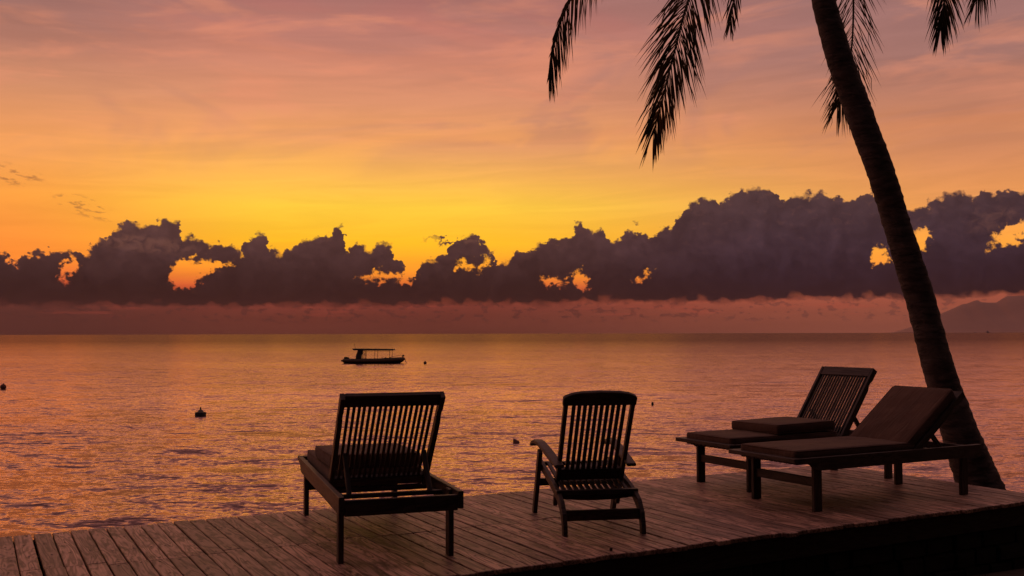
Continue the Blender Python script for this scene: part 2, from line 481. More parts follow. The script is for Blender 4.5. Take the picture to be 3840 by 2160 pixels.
def thing(name, label, cat, loc=(0, 0, 0), rz=0.0, group=None):
    o = bpy.data.objects.new(name, None); COL.objects.link(o)
    o.location = loc; o.rotation_euler = (0, 0, rz); o.empty_display_size = 0.2
    return tag(o, label, cat, group)


def copy_tree(o, parent=None):
    c = o.copy(); COL.objects.link(c); c.parent = parent
    for ch in list(o.children): copy_tree(ch, c)
    return c


def bbox(sx, sy, sz, bev=0.003, segs=1):
    bm = bmesh.new()
    bmesh.ops.create_cube(bm, size=1.0)
    bmesh.ops.scale(bm, vec=(sx, sy, sz), verts=bm.verts)
    if bev: bmesh.ops.bevel(bm, geom=bm.edges[:], offset=bev, segments=segs, affect='EDGES', profile=0.6)
    return bm


def beam(name, p0, p1, w, h, mat, parent, up=(0, 0, 1), bev=0.003):
    """bar from p0 to p1: w across, h along up; grain along its local X"""
    p0, p1 = Vector(p0), Vector(p1)
    x = (p1 - p0); L = x.length; x.normalize()
    y = Vector(up).cross(x).normalized(); z = x.cross(y)
    o = obj(name, bbox(L, w, h, bev), mat, parent)
    mw = Matrix((x, y, z)).transposed().to_4x4(); mw.translation = (p0 + p1) / 2
    o.matrix_local = mw
    return o


def prism(pts, t, axis='Y', bev=0.003):
    """closed outline (a, z) extruded by thickness t along axis"""
    bm = bmesh.new()
    def P(a, z, k): return (a, k, z) if axis == 'Y' else (k, a, z)
    v0 = [bm.verts.new(P(a, z, -t / 2)) for a, z in pts]
    v1 = [bm.verts.new(P(a, z, t / 2)) for a, z in pts]
    n = len(pts)
    f0 = bm.faces.new(v0); f1 = bm.faces.new(list(reversed(v1)))
    for i in range(n): bm.faces.new((v0[i], v1[i], v1[(i + 1) % n], v0[(i + 1) % n]))
    bmesh.ops.recalc_face_normals(bm, faces=bm.faces)
    if bev:
        es = [e for e in bm.edges if (e.verts[0] in v0 and e.verts[1] in v0) or (e.verts[0] in v1 and e.verts[1] in v1)]
        bmesh.ops.bevel(bm, geom=es, offset=bev, segments=1, affect='EDGES', profile=0.6)
    return bm


def ribbon_outline(line, half):
    """outline of a bar of constant depth following a polyline in (a, z)"""
    L, Rr = [], []
    for i, p in enumerate(line):
        a = Vector(line[max(0, i - 1)]); b = Vector(line[min(len(line) - 1, i + 1)])
        d = (b - a).normalized(); n = Vector((-d.y, d.x))
        h = half[i] if isinstance(half, (list, tuple)) else half
        L.append((p[0] + n.x * h, p[1] + n.y * h)); Rr.append((p[0] - n.x * h, p[1] - n.y * h))
    return L + Rr[::-1]


def tube(bm, pts, radii, n=8, cap=True):
    rings = []
    pts = [Vector(p) for p in pts]
    ref = Vector((0.123, 0.87, 0.31))
    for i, p in enumerate(pts):
        d = (pts[min(len(pts) - 1, i + 1)] - pts[max(0, i - 1)]).normalized()
        u = d.cross(ref).normalized(); v = d.cross(u)
        r = radii[i] if isinstance(radii, (list, tuple)) else radii
        rings.append([bm.verts.new(p + (u * math.cos(k * 2 * math.pi / n) + v * math.sin(k * 2 * math.pi / n)) * r) for k in range(n)])
    for a, b in zip(rings, rings[1:]):
        for k in range(n): bm.faces.new((a[k], a[(k + 1) % n], b[(k + 1) % n], b[k]))
    if cap:
        bm.faces.new(rings[0][::-1]); bm.faces.new(rings[-1])
    bmesh.ops.recalc_face_normals(bm, faces=bm.faces)
    return rings


def smooth_path(pts, n):
    """Catmull-Rom through pts"""
    pts = [Vector(p) for p in pts]
    q = [pts[0] * 2 - pts[1]] + pts + [pts[-1] * 2 - pts[-2]]
    out = []
    segs = len(pts) - 1
    for k in range(n + 1):
        t = k / n * segs; i = min(int(t), segs - 1); f = t - i
        a, b, c, d = q[i], q[i + 1], q[i + 2], q[i + 3]
        out.append(0.5 * ((2 * b) + (c - a) * f + (2 * a - 5 * b + 4 * c - d) * f * f + (3 * b - a - 3 * c + d) * f ** 3))
    return out


def lathe(prof, n=20):
    bm = bmesh.new(); rings = []
    for r, z in prof:
        rings.append([bm.verts.new((max(r, 1e-4) * math.cos(2 * math.pi * k / n), max(r, 1e-4) * math.sin(2 * math.pi * k / n), z)) for k in range(n)])
    for a, b in zip(rings, rings[1:]):
        for k in range(n): bm.faces.new((a[k], a[(k + 1) % n], b[(k + 1) % n], b[k]))
    bm.faces.new(rings[0][::-1]); bm.faces.new(rings[-1])
    bmesh.ops.recalc_face_normals(bm, faces=bm.faces)
    return bm

# ------------------------------------------------------------------ setting: ground, sea, far mountain
TH = R(28.35)
D1 = Vector((-math.sin(TH), math.cos(TH), 0))        # along the planks, seawards
D2 = Vector((math.cos(TH), math.sin(TH), 0))         # along the shore, to the right
def UV(u1, u2, z=0.0): return D1 * u1 + D2 * u2 + Vector((0, 0, z))
SEA = -2.35

def build_ground():
    prof = [(-33000, -0.3), (-300, -0.3), (-40, -0.3), (-12, -0.35), (-6, -0.38), (-2, -0.4), (0, -0.41), (2, -0.42), (3.5, -0.43), (4.6, -0.45),
            (5.2, -0.62), (6, -0.95), (7, -1.35), (8.5, -1.75), (10.5, -2.1), (14, -2.9), (30, -4.2), (120, -7), (2000, -12), (33000, -14)]
    us = [-33000, -4000, -300, -60, -25, -12] + [-8 + i * 1.0 for i in range(27)] + [24, 32, 60, 300, 4000, 33000]
    bm = bmesh.new(); g = []
    for u1, z in prof:
        row = []
        for u2 in us:
            dz_ = mnoise.noise(Vector((u1 * .4, u2 * .4, 0))) * 0.05 if abs(u1) < 20 and abs(u2) < 40 else 0
            row.append(bm.verts.new(UV(u1, u2, z + dz_)))
        g.append(row)
    for a, b in zip(g, g[1:]):
        for i in range(len(us) - 1): bm.faces.new((a[i], a[i + 1], b[i + 1], b[i]))
    bmesh.ops.recalc_face_normals(bm, faces=bm.faces)
    for f in bm.faces:
        if f.normal.z < 0: f.normal_flip()
    tag(obj('ground', bm, 'ground', smooth=True), kind='structure')
build_ground()

def build_sea():
    bm = bmesh.new(); g = []
    for u1 in (6.5, 60, 600, 6000, 33000):
        g.append([bm.verts.new(UV(u1, u2, SEA)) for u2 in (-33000, -4000, -400, -60, 0, 60, 400, 4000, 33000)])
    for a, b in zip(g, g[1:]):
        for i in range(8): bm.faces.new((a[i], a[i + 1], b[i + 1], b[i]))
    for f in bm.faces:
        f.normal_update()
        if f.normal.z < 0: f.normal_flip()
    tag(obj('sea', bm, 'water'), kind='structure')
build_sea()

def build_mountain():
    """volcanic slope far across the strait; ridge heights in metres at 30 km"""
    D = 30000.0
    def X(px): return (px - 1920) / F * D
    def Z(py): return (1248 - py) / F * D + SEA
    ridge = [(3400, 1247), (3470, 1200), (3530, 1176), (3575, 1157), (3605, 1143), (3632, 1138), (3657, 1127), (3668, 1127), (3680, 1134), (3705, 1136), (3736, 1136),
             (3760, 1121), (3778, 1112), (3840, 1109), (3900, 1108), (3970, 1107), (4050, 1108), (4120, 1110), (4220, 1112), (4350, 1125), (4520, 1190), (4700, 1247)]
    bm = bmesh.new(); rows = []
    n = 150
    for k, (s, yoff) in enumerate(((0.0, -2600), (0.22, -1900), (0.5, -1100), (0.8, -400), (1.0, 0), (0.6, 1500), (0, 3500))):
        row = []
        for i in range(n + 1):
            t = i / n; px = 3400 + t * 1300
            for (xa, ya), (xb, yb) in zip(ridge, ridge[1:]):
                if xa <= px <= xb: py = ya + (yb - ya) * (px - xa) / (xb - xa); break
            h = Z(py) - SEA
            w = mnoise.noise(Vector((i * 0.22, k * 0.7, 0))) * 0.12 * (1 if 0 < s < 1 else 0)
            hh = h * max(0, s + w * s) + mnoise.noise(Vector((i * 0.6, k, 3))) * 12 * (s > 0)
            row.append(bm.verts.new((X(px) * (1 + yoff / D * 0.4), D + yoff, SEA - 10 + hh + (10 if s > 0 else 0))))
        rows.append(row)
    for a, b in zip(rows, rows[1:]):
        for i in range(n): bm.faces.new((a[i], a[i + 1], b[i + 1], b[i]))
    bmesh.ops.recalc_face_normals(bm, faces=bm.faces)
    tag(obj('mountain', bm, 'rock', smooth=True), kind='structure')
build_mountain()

# ------------------------------------------------------------------ deck
deck = bpy.data.objects.new('deck', None); COL.objects.link(deck); tag(deck, kind='structure')
deck.rotation_euler = (0, 0, math.pi / 2 + TH)        # local X = D1 (along planks), local Y = -D2
PITCH = 0.105
rng = random.Random(3)
board_meshes = []
for k in range(4):
    bm = bbox(1.0, 0.0985 - 0.0012 * k, 0.028, 0.0035)
    me = bpy.data.meshes.new('plank'); bm.to_mesh(me); bm.free(); me.materials.append(M['plank']); board_meshes.append(me)
screws = bmesh.new()
u2 = -3.0
i = 0
while u2 < 7.22:
    jr = 5.87 + rng.uniform(-0.012, 0.012) + (0.05 if rng.random() < 0.12 else 0) - (0.07 if rng.random() < 0.08 else 0)
    endr = 6.98 + rng.uniform(-0.012, 0.012)
    near = 4.74 + rng.uniform(-0.012, 0.012) - (0.03 if rng.random() < 0.1 else 0)
    if u2 > 7.0: endr -= (u2 - 7.0) * 0.9
    for a, b in ((near, jr - 0.003), (jr + 0.003, endr)):
        o = bpy.data.objects.new('plank', board_meshes[rng.randrange(4)]); COL.objects.link(o); o.parent = deck
        o.location = ((a + b) / 2, -(u2 + rng.uniform(-0.0012, 0.0012)), -0.014 + rng.uniform(-0.0022, 0.0006))
        o.scale = (b - a, 1, 1)
        o.rotation_euler = (rng.uniform(-1, 1) * R(0.7), rng.uniform(-1, 1) * R(0.12), rng.uniform(-1, 1) * R(0.12))
        for s in (a + 0.05, a + 0.36, b - 0.36, b - 0.05):
            if rng.random() < 0.8:
                m = Matrix.Translation((s + rng.uniform(-.006, .006), -(u2 + rng.uniform(-.022, .022)), 0.0006))
                bmesh.ops.create_circle(screws, cap_ends=True, radius=0.0075, segments=7, matrix=m)
    u2 += PITCH + (0.009 if rng.random() < 0.1 else 0) + rng.uniform(-.001, .001); i += 1
tag(obj('screw_heads', screws, 'screw', deck), kind='stuff')
# a protruding bolt head near the land edge
bm = bbox(0.014, 0.014, 0.018, 0.002); o = obj('bolt', bm, 'screw', deck); o.location = (4.83, -3.25, 0.008)
# joists, rim and posts under the planks
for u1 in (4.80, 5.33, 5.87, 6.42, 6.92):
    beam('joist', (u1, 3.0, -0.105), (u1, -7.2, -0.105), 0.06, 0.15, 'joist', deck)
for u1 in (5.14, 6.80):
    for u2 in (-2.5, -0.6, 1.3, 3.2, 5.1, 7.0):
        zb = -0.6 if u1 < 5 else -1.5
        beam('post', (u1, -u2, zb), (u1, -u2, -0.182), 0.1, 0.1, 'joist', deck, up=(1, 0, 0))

# low rubble wall that carries the land edge of the deck
wall = thing('retaining_wall', 'dark stone wall under the land edge of the deck', 'wall', (0, 0, 0), math.pi / 2 + TH)
rw = random.Random(8)
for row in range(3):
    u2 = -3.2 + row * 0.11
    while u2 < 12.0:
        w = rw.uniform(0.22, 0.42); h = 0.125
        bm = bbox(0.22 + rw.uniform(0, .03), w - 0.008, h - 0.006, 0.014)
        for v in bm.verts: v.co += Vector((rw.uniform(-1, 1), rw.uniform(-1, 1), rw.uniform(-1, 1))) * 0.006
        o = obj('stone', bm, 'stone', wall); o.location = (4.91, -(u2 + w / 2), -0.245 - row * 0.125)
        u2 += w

# ------------------------------------------------------------------ loungers
LL, LW = 1.895, 0.69
HINGE = (0.71, 0.335)

def lounger(loc, yaw, back_deg, label, nslat=17):
    """local x: 0 at the head end to LL at the foot end"""
    t = thing('sun_lounger', label, 'sun lounger', loc, yaw, 'wooden loungers on the deck')
    H = 0.38
    # side rails with a scrolled bracket at the foot
    prof = [(0, 0.285), (0, H), (LL, H), (LL + 0.004, 0.352), (LL - 0.05, 0.343), (LL - 0.10, 0.338), (LL - 0.125, 0.325), (LL - 0.15, 0.30), (LL - 0.185, 0.287)]
    for s in (-1, 1):
        o = obj('side_rail', prism(prof, 0.032), 'teak', t); o.location = (0, s * (LW / 2 - 0.016), 0)
    beam('head_rail', (0.018, -LW / 2 + 0.032, 0.318), (0.018, LW / 2 - 0.032, 0.318), 0.03, 0.085, 'teak', t)
    beam('foot_rail', (LL + 0.008, -LW / 2, 0.366), (LL + 0.008, LW / 2, 0.366), 0.07, 0.03, 'teak', t)
    for x in (0.17, 1.70):
        for s in (-1, 1):
            beam('leg', (x, s * 0.310, -0.004), (x, s * 0.310, 0.372), 0.030, 0.076, 'teak', t, up=(1, 0, 0), bev=0.004)
    beam('stretcher', (1.70, -0.298, 0.20), (1.70, 0.298, 0.20), 0.03, 0.062, 'teak', t)
    beam('crossbar', (0.77, -0.313, 0.30), (0.77, 0.313, 0.30), 0.05, 0.03, 'teak', t)
    beam('crossbar', (1.45, -0.313, 0.30), (1.45, 0.313, 0.30), 0.05, 0.03, 'teak', t)
    for i in range(12):
        y = -0.27 + i * 0.54 / 11
        beam('seat_slat', (0.755, y, 0.338), (LL - 0.03, y, 0.338), 0.036, 0.018, 'teak', t)
    # ratchet ledges inside the rails
    for s in (-1, 1):
        beam('ratchet', (0.10, s * 0.30, 0.305), (0.60, s * 0.30, 0.305), 0.026, 0.03, 'teak', t)
    # reclining back: bl along the back, measured from the hinge
    a = R(back_deg)
    ux, uz = -math.sin(a), math.cos(a)
    def P(l, y, off=0.0): return (HINGE[0] + ux * l + uz * off, y, HINGE[1] + uz * l - ux * off)
    BLN = 0.73; up = (uz, 0, -ux)
    hw = 0.282
    for s in (-1, 1):
        # stile with the notch near its top
        line = [(0, -0.02), (0, 0.022), (BLN, 0.022), (BLN, -0.03), (BLN - 0.10, -0.028), (BLN - 0.135, -0.016), (BLN - 0.16, -0.016), (BLN - 0.20, -0.03), (0.1, -0.03)]
        o = obj('back_stile', prism(line, 0.028, 'Y'), 'teak', t)
        mw = Matrix(((ux, 0, uz), (0, 1, 0), (uz, 0, -ux))).to_4x4()
        mw.translation = (HINGE[0], s * (hw + 0.006), HINGE[1])
        o.matrix_local = mw
    beam('back_rail', P(BLN - 0.038, -hw + 0.008, 0.004), P(BLN - 0.038, hw - 0.008, 0.004), 0.085, 0.03, 'teak', t, up=up)
    beam('back_rail', P(0.035, -hw + 0.008, 0.004), P(0.035, hw - 0.008, 0.004), 0.07, 0.03, 'teak', t, up=up)
    for i in range(nslat):
        y = -hw + 0.008 + (i + 1) * (2 * hw - 0.016) / (nslat + 1) + random.uniform(-.0015, .0015)
        beam('back_slat', P(0.03, y, 0.005), P(BLN - 0.06, y, 0.005), 0.0168, 0.014, 'teak', t, up=up, bev=0.002)
    # prop: two arms down to a bar lying in the ratchets
    lp = 0.30
    q = P(lp, 0, -0.03)
    px_ = max(0.14, q[0] - 0.05 - 0.3 * (q[2] - 0.33) - (0.03 if back_deg < 30 else 0.05))
    foot = (px_, 0.33)
    for s in (-1, 1):
        beam('prop_arm', (q[0], s * 0.235, q[2]), (foot[0], s * 0.235, foot[1] + 0.002), 0.026, 0.034, 'teak', t, up=up)
    beam('prop_bar', (foot[0], -0.306, foot[1]), (foot[0], 0.306, foot[1]), 0.034, 0.024, 'teak', t)
    return t

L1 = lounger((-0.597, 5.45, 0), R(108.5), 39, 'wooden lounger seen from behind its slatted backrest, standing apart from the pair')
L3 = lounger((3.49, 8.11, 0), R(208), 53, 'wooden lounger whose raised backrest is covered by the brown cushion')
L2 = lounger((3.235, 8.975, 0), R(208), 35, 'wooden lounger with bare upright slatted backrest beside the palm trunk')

def pad(lx, ly, lz, seed, nx=30, ny=28, nz=4, r=0.02, puff=0.006):
    bm = bmesh.new()
    bmesh.ops.create_cube(bm, size=1.0)
    bm2 = bmesh.new()
    hx, hy, hz = lx / 2, ly / 2, lz / 2
    vd = {}
    def V(i, j, k):
        key = (i, j, k)
        if key in vd: return vd[key]
        p = Vector((-hx + lx * i / nx, -hy + ly * j / ny, -hz + lz * k / nz))
        q = Vector((max(-hx + r, min(hx - r, p.x)), max(-hy + r, min(hy - r, p.y)), max(-hz + r, min(hz - r, p.z))))
        d = p - q
        if d.length > 1e-6: p = q + d.normalized() * r
        ax, ay = abs(p.x / hx), abs(p.y / hy)
        b = (1 - ax ** 4) * (1 - ay ** 4)
        nn = mnoise.noise(Vector((p.x * 3.5, p.y * 5, seed))) * 0.008 + mnoise.noise(Vector((p.x * 9, p.y * 9, seed + 5))) * 0.004
        cr = (abs(p.x) / hx) ** 6 * math.sin(p.y * 85 + mnoise.noise(Vector((p.y * 6, seed, 0))) * 5) * 0.0022
        if p.z > 0: p.z += puff * b + nn * b + cr * (1 - ay ** 4)
        sag = mnoise.noise(Vector((p.x * 4, p.y * 4, seed + 9 + p.z * 6))) * 0.008
        p.x += sag * ax ** 3; p.y += sag * ay ** 3
        v = bm2.verts.new(p); vd[key] = v
        return v
    def quad(a, b, c, d): bm2.faces.new((a, b, c, d))
    for i in range(nx):
        for j in range(ny):
            quad(V(i, j, 0), V(i, j + 1, 0), V(i + 1, j + 1, 0), V(i + 1, j, 0)); quad(V(i, j, nz), V(i + 1, j, nz), V(i + 1, j + 1, nz), V(i, j + 1, nz))
    for i in range(nx):
        for k in range(nz):
            quad(V(i, 0, k), V(i + 1, 0, k), V(i + 1, 0, k + 1), V(i, 0, k + 1)); quad(V(i, ny, k), V(i, ny, k + 1), V(i + 1, ny, k + 1), V(i + 1, ny, k))
    for j in range(ny):
        for k in range(nz):
            quad(V(0, j, k), V(0, j, k + 1), V(0, j + 1, k + 1), V(0, j + 1, k)); quad(V(nx, j, k), V(nx, j + 1, k), V(nx, j + 1, k + 1), V(nx, j, k + 1))
    bm.free()
    bmesh.ops.recalc_face_normals(bm2, faces=bm2.faces)
    return bm2

def piping(lx, ly, lz, parent):
    for zz in (-lz / 2 + 0.006, lz / 2 - 0.006):
        bm = bmesh.new(); pts = []
        hx, hy, r = lx / 2 - 0.006, ly / 2 - 0.006, 0.02
        for cx, cy, a0 in ((hx - r, hy - r, 0), (-hx + r, hy - r, 90), (-hx + r, -hy + r, 180), (hx - r, -hy + r, 270)):
            for k in range(5):
                a = R(a0 + k * 22.5); pts.append((cx + r * math.cos(a), cy + r * math.sin(a), zz + random.uniform(-.0015, .0015)))
        pts.append(pts[0])
        tube(bm, pts, 0.0045, 5, cap=False)
        obj('piping', bm, 'canvas', parent, True)


def folded_cushion(loc, yaw, label, seed):
    t = thing('lounger_cushion', label, 'cushion', (loc[0], loc[1], 0.348), yaw, 'brown cushions on the loungers')
    T = 0.078
    x0, x1 = 0.73, LL - 0.02
    o = obj('seat_pad', pad(x1 - x0, 0.575, T, seed), 'canvas', t, True); o.location = ((x0 + x1) / 2, 0, T / 2); piping(x1 - x0, 0.575, T, o)
    f0, f1 = 0.75, 1.40
    o = obj('folded_pad', pad(f1 - f0, 0.565, T, seed + 3), 'canvas', t, True); o.location = ((f0 + f1) / 2, 0.004, T * 1.5 + 0.006); piping(f1 - f0, 0.565, T, o)
    o.rotation_euler = (R(0.6), R(0.8), R(1.0))
    return t

folded_cushion((-0.597, 5.45), R(108.5), 'brown cushion folded double, seen through the slats of the lounger back', 1.0)
folded_cushion((3.235, 8.975), R(208), 'brown cushion folded double in front of a bare slatted backrest', 21.0)

c3t = thing('lounger_cushion', 'long brown cushion bent up over the raised backrest', 'cushion', (3.49, 8.11, 0.348), R(208), 'brown cushions on the loungers')
T = 0.078
o = obj('seat_pad', pad(LL - 0.02 - 0.66, 0.58, T, 41.0), 'canvas', c3t, True); o.location = ((LL - 0.02 + 0.66) / 2, 0, T / 2); piping(LL - 0.02 - 0.66, 0.58, T, o)
a = R(53); ux, uz = -math.sin(a), math.cos(a)
bl = 0.68
o = obj('back_pad', pad(bl, 0.575, T, 57.0), 'canvas', c3t, True)
mw = Matrix(((ux, 0, uz), (0, 1, 0), (uz, 0, -ux))).to_4x4()
off = 0.022 + T / 2
mw.translation = (HINGE[0] + ux * (bl / 2 - 0.01) + uz * off, 0, HINGE[1] - 0.348 + uz * (bl / 2 - 0.01) - ux * off)
o.matrix_local = mw; piping(bl, 0.575, T, o)

# ------------------------------------------------------------------ reclining armchair
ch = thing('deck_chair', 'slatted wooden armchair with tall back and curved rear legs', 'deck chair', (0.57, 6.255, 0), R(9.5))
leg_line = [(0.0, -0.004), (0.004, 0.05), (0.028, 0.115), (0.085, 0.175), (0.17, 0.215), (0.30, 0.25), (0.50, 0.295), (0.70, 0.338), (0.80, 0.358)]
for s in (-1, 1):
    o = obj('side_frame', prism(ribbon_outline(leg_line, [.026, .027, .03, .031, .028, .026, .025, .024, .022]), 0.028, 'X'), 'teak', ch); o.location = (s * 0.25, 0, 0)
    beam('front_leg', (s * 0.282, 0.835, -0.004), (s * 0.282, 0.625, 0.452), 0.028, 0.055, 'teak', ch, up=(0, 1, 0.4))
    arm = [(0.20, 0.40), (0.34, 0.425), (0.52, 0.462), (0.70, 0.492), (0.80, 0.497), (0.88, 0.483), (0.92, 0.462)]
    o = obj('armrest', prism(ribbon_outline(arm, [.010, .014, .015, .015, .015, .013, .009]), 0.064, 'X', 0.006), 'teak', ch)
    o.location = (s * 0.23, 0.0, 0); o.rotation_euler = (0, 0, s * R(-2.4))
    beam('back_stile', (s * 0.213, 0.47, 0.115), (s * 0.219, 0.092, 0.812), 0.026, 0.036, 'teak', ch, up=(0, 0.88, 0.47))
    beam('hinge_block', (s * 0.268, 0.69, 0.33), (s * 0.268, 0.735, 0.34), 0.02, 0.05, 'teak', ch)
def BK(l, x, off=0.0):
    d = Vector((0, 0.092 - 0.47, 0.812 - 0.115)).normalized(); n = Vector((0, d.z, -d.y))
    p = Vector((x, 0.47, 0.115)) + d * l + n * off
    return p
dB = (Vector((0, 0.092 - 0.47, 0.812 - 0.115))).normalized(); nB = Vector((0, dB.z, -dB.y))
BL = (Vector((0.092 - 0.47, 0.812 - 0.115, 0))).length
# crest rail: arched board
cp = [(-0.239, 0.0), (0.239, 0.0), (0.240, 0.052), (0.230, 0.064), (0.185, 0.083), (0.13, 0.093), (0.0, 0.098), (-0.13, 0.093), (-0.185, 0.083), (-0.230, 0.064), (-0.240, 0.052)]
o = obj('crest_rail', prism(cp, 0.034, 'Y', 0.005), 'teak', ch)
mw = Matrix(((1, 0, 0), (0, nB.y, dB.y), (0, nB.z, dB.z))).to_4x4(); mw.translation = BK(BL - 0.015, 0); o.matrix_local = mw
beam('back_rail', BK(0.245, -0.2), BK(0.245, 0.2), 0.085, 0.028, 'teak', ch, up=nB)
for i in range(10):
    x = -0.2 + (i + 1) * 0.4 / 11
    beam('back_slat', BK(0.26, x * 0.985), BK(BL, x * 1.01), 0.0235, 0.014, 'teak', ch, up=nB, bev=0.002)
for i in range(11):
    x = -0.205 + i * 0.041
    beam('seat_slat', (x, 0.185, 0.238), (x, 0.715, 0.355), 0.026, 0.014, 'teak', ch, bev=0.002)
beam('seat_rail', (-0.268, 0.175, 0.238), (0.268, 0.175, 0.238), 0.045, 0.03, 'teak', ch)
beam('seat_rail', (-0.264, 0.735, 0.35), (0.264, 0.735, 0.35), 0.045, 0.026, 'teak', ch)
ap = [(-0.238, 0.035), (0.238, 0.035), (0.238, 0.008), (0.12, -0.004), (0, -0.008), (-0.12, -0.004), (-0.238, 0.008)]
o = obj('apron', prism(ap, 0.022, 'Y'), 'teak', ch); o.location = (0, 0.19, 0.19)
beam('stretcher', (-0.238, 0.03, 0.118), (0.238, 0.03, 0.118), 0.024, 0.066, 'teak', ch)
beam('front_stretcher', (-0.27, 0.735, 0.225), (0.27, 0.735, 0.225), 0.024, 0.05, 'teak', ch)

# ------------------------------------------------------------------ palm
def at(px, py, Y):
    d = ray(px, py); return CAM + d * ((Y - CAM.y) / d.y)

palm = thing('palm_tree', 'leaning coconut palm growing beside the end of the deck', 'palm tree', at(3850, 2300, 9.45))
PB = Vector(palm.location)
tp = [(3850, 2300, 9.45, 230), (3752, 2050, 9.45, 200), (3688, 1860, 9.4, 168), (3645, 1745, 9.4, 148), (3605, 1640, 9.35, 134), (3550, 1480, 9.35, 119),
      (3505, 1330, 9.3, 110), (3450, 1120, 9.3, 107), (3400, 962, 9.25, 103), (3352, 806, 9.25, 99), (3305, 650, 9.2, 99), (3245, 490, 9.2, 100), (3195, 350, 9.2, 99), (3142, 200, 9.15, 96),
      (3088, 0, 9.15, 88), (3050, -180, 9.1, 80), (3020, -360, 9.1, 74), (3000, -520, 9.1, 72), (2990, -640, 9.1, 80)]
cent = [at(x, y, Y) - PB for x, y, Y, w in tp]
rad = [w / 2 * Y / F * 0.985 for x, y, Y, w in tp]
NR = 230
path = smooth_path(cent, NR)
bm = bmesh.new()
rg_ = random.Random(5)
rr = []
segs = len(tp) - 1
ph = 0.0
ringh = 0.0
for k in range(NR + 1):
    t = k / NR * segs; i_ = min(int(t), segs - 1); f = t - i_
    r0 = rad[i_] * (1 - f) + rad[i_ + 1] * f
    step = (k % 3) / 2.0
    rr.append((r0, step))
scars = {}
k = 0
while k <= NR:
    st_ = rg_.uniform(0.15, 1.3); scars[k] = 0.042 * st_; scars[k + 1] = 0.012 * st_
    k += rg_.choice((2, 3, 3, 4))
rings = []
nseg = 30
for k, p in enumerate(path):
    d = (path[min(NR, k + 1)] - path[max(0, k - 1)]).normalized()
    u = d.cross(Vector((0, 1, 0.1))).normalized(); v = d.cross(u)
    ring = []
    for s in range(nseg):
        an = 2 * math.pi * s / nseg
        w = mnoise.noise(Vector((math.cos(an) * 1.5, math.sin(an) * 1.5, k * 0.12))) * 0.035
        w2 = mnoise.noise(Vector((math.cos(an) * 4, math.sin(an) * 4, k * 0.5))) * 0.03
        scar = scars.get(k, -0.014) * (0.6 + 0.8 * mnoise.noise(Vector((an, k, 2.0))) ** 2 + 0.3)
        r_ = rr[k][0] * (1 + w + w2 + scar)
        tilt = d * (math.sin(an + k * 0.07) * 0.016 + math.sin(an * 3 + k * 0.9) * 0.006)
        ring.append(bm.verts.new(p + (u * math.cos(an) + v * math.sin(an)) * r_ + tilt))
    rings.append(ring)
for a_, b_ in zip(rings, rings[1:]):
    for s in range(nseg): bm.faces.new((a_[s], a_[(s + 1) % nseg], b_[(s + 1) % nseg], b_[s]))
bm.faces.new(rings[-1]); bmesh.ops.recalc_face_normals(bm, faces=bm.faces)
obj('trunk', bm, 'bark', palm, True)
CROWN = cent[-2]

def frond(pts, seed, n=62, lmax=0.62, droop=0.75, spread=0.75, start=0.12, side_scale=(1.0, 1.0), width=0.014, face=None):
    """pts: rachis control points in palm space; leaflets on both sides hang under gravity"""
    rg = random.Random(seed)
    pa = smooth_path(pts, 48)
    bm = bmesh.new()
    tube(bm, pa, [0.016 * (1 - 0.85 * k / 48) + 0.002 for k in range(49)], 6)
    o = obj('frond', bm, 'palm_leaf', palm, True)
    bm = bmesh.new()
    down = Vector((0, 0, -1))
    for k in range(n):
        f = start + (1 - start) * (k / (n - 1)) ** 0.95
        t = f * 48; i_ = min(int(t), 47); g = t - i_
        p = pa[i_] * (1 - g) + pa[i_ + 1] * g
        d = (pa[min(48, i_ + 2)] - pa[max(0, i_ - 1)]).normalized()
        side0 = d.cross(face) if face is not None else d.cross(Vector((0, 0, 1)))
        if side0.length < 0.15: side0 = d.cross(Vector((0, 1, 0)))
        side0.normalize()
        L = lmax * (0.7 + 0.3 * math.sin(math.pi * min(1, (f * 0.9 + 0.1)))) * (1.0 if f < 0.8 else 1 - 0.25 * (f - 0.8) / 0.2)
        for sgn, ss in ((-1, side_scale[0]), (1, side_scale[1])):
            if rg.random() < 0.05: continue
            l = L * ss * rg.uniform(0.78, 1.12)
            dirv = (side0 * sgn * spread * (1.0 - 0.5 * max(0.0, f - 0.7) / 0.3 * rg.uniform(0.5, 1.2)) * rg.uniform(0.6, 1.35) + d * (0.62 + 0.75 * f) * rg.uniform(0.85, 1.15) + down * 0.18).normalized()
            dr = droop * rg.uniform(0.4, 1.6)
            q = p.copy(); prev = None
            ns = 5
            wv_ = width * rg.uniform(0.75, 1.2)
            ax = dirv.cross(Vector((rg.uniform(-.3, .3), rg.uniform(-1, -0.4), rg.uniform(-.3, .5)))).normalized()
            kink = rg.uniform(0, 1) < 0.22
            for s in range(ns + 1):
                ff = s / ns
                w = wv_ * (0.45 + 1.1 * ff) if ff < 0.4 else wv_ * (0.89 * (1 - ((ff - 0.4) / 0.6) ** 1.6) + 0.03)
                a1 = bm.verts.new(q + ax * w * 0.5); b1 = bm.verts.new(q - ax * w * 0.5)
                if prev: bm.faces.new((prev[0], a1, b1, prev[1]))
                prev = (a1, b1)
                step = (dirv + down * dr * ff * 1.5 + (Vector((rg.uniform(-1, 1), rg.uniform(-1, 1), -1)) * 0.5 if kink and s == 3 else Vector((0, 0, 0)))).normalized()
                q = q + step * (l / ns)
    lf = obj('leaflets', bm, 'palm_leaf', o)
    lf['kind'] = 'stuff'
    return o

def fp(*l): return [at(x, y, Y) - PB for x, y, Y in l]
C0 = CROWN
def arch(tip_pts): return [C0] + fp(*tip_pts)
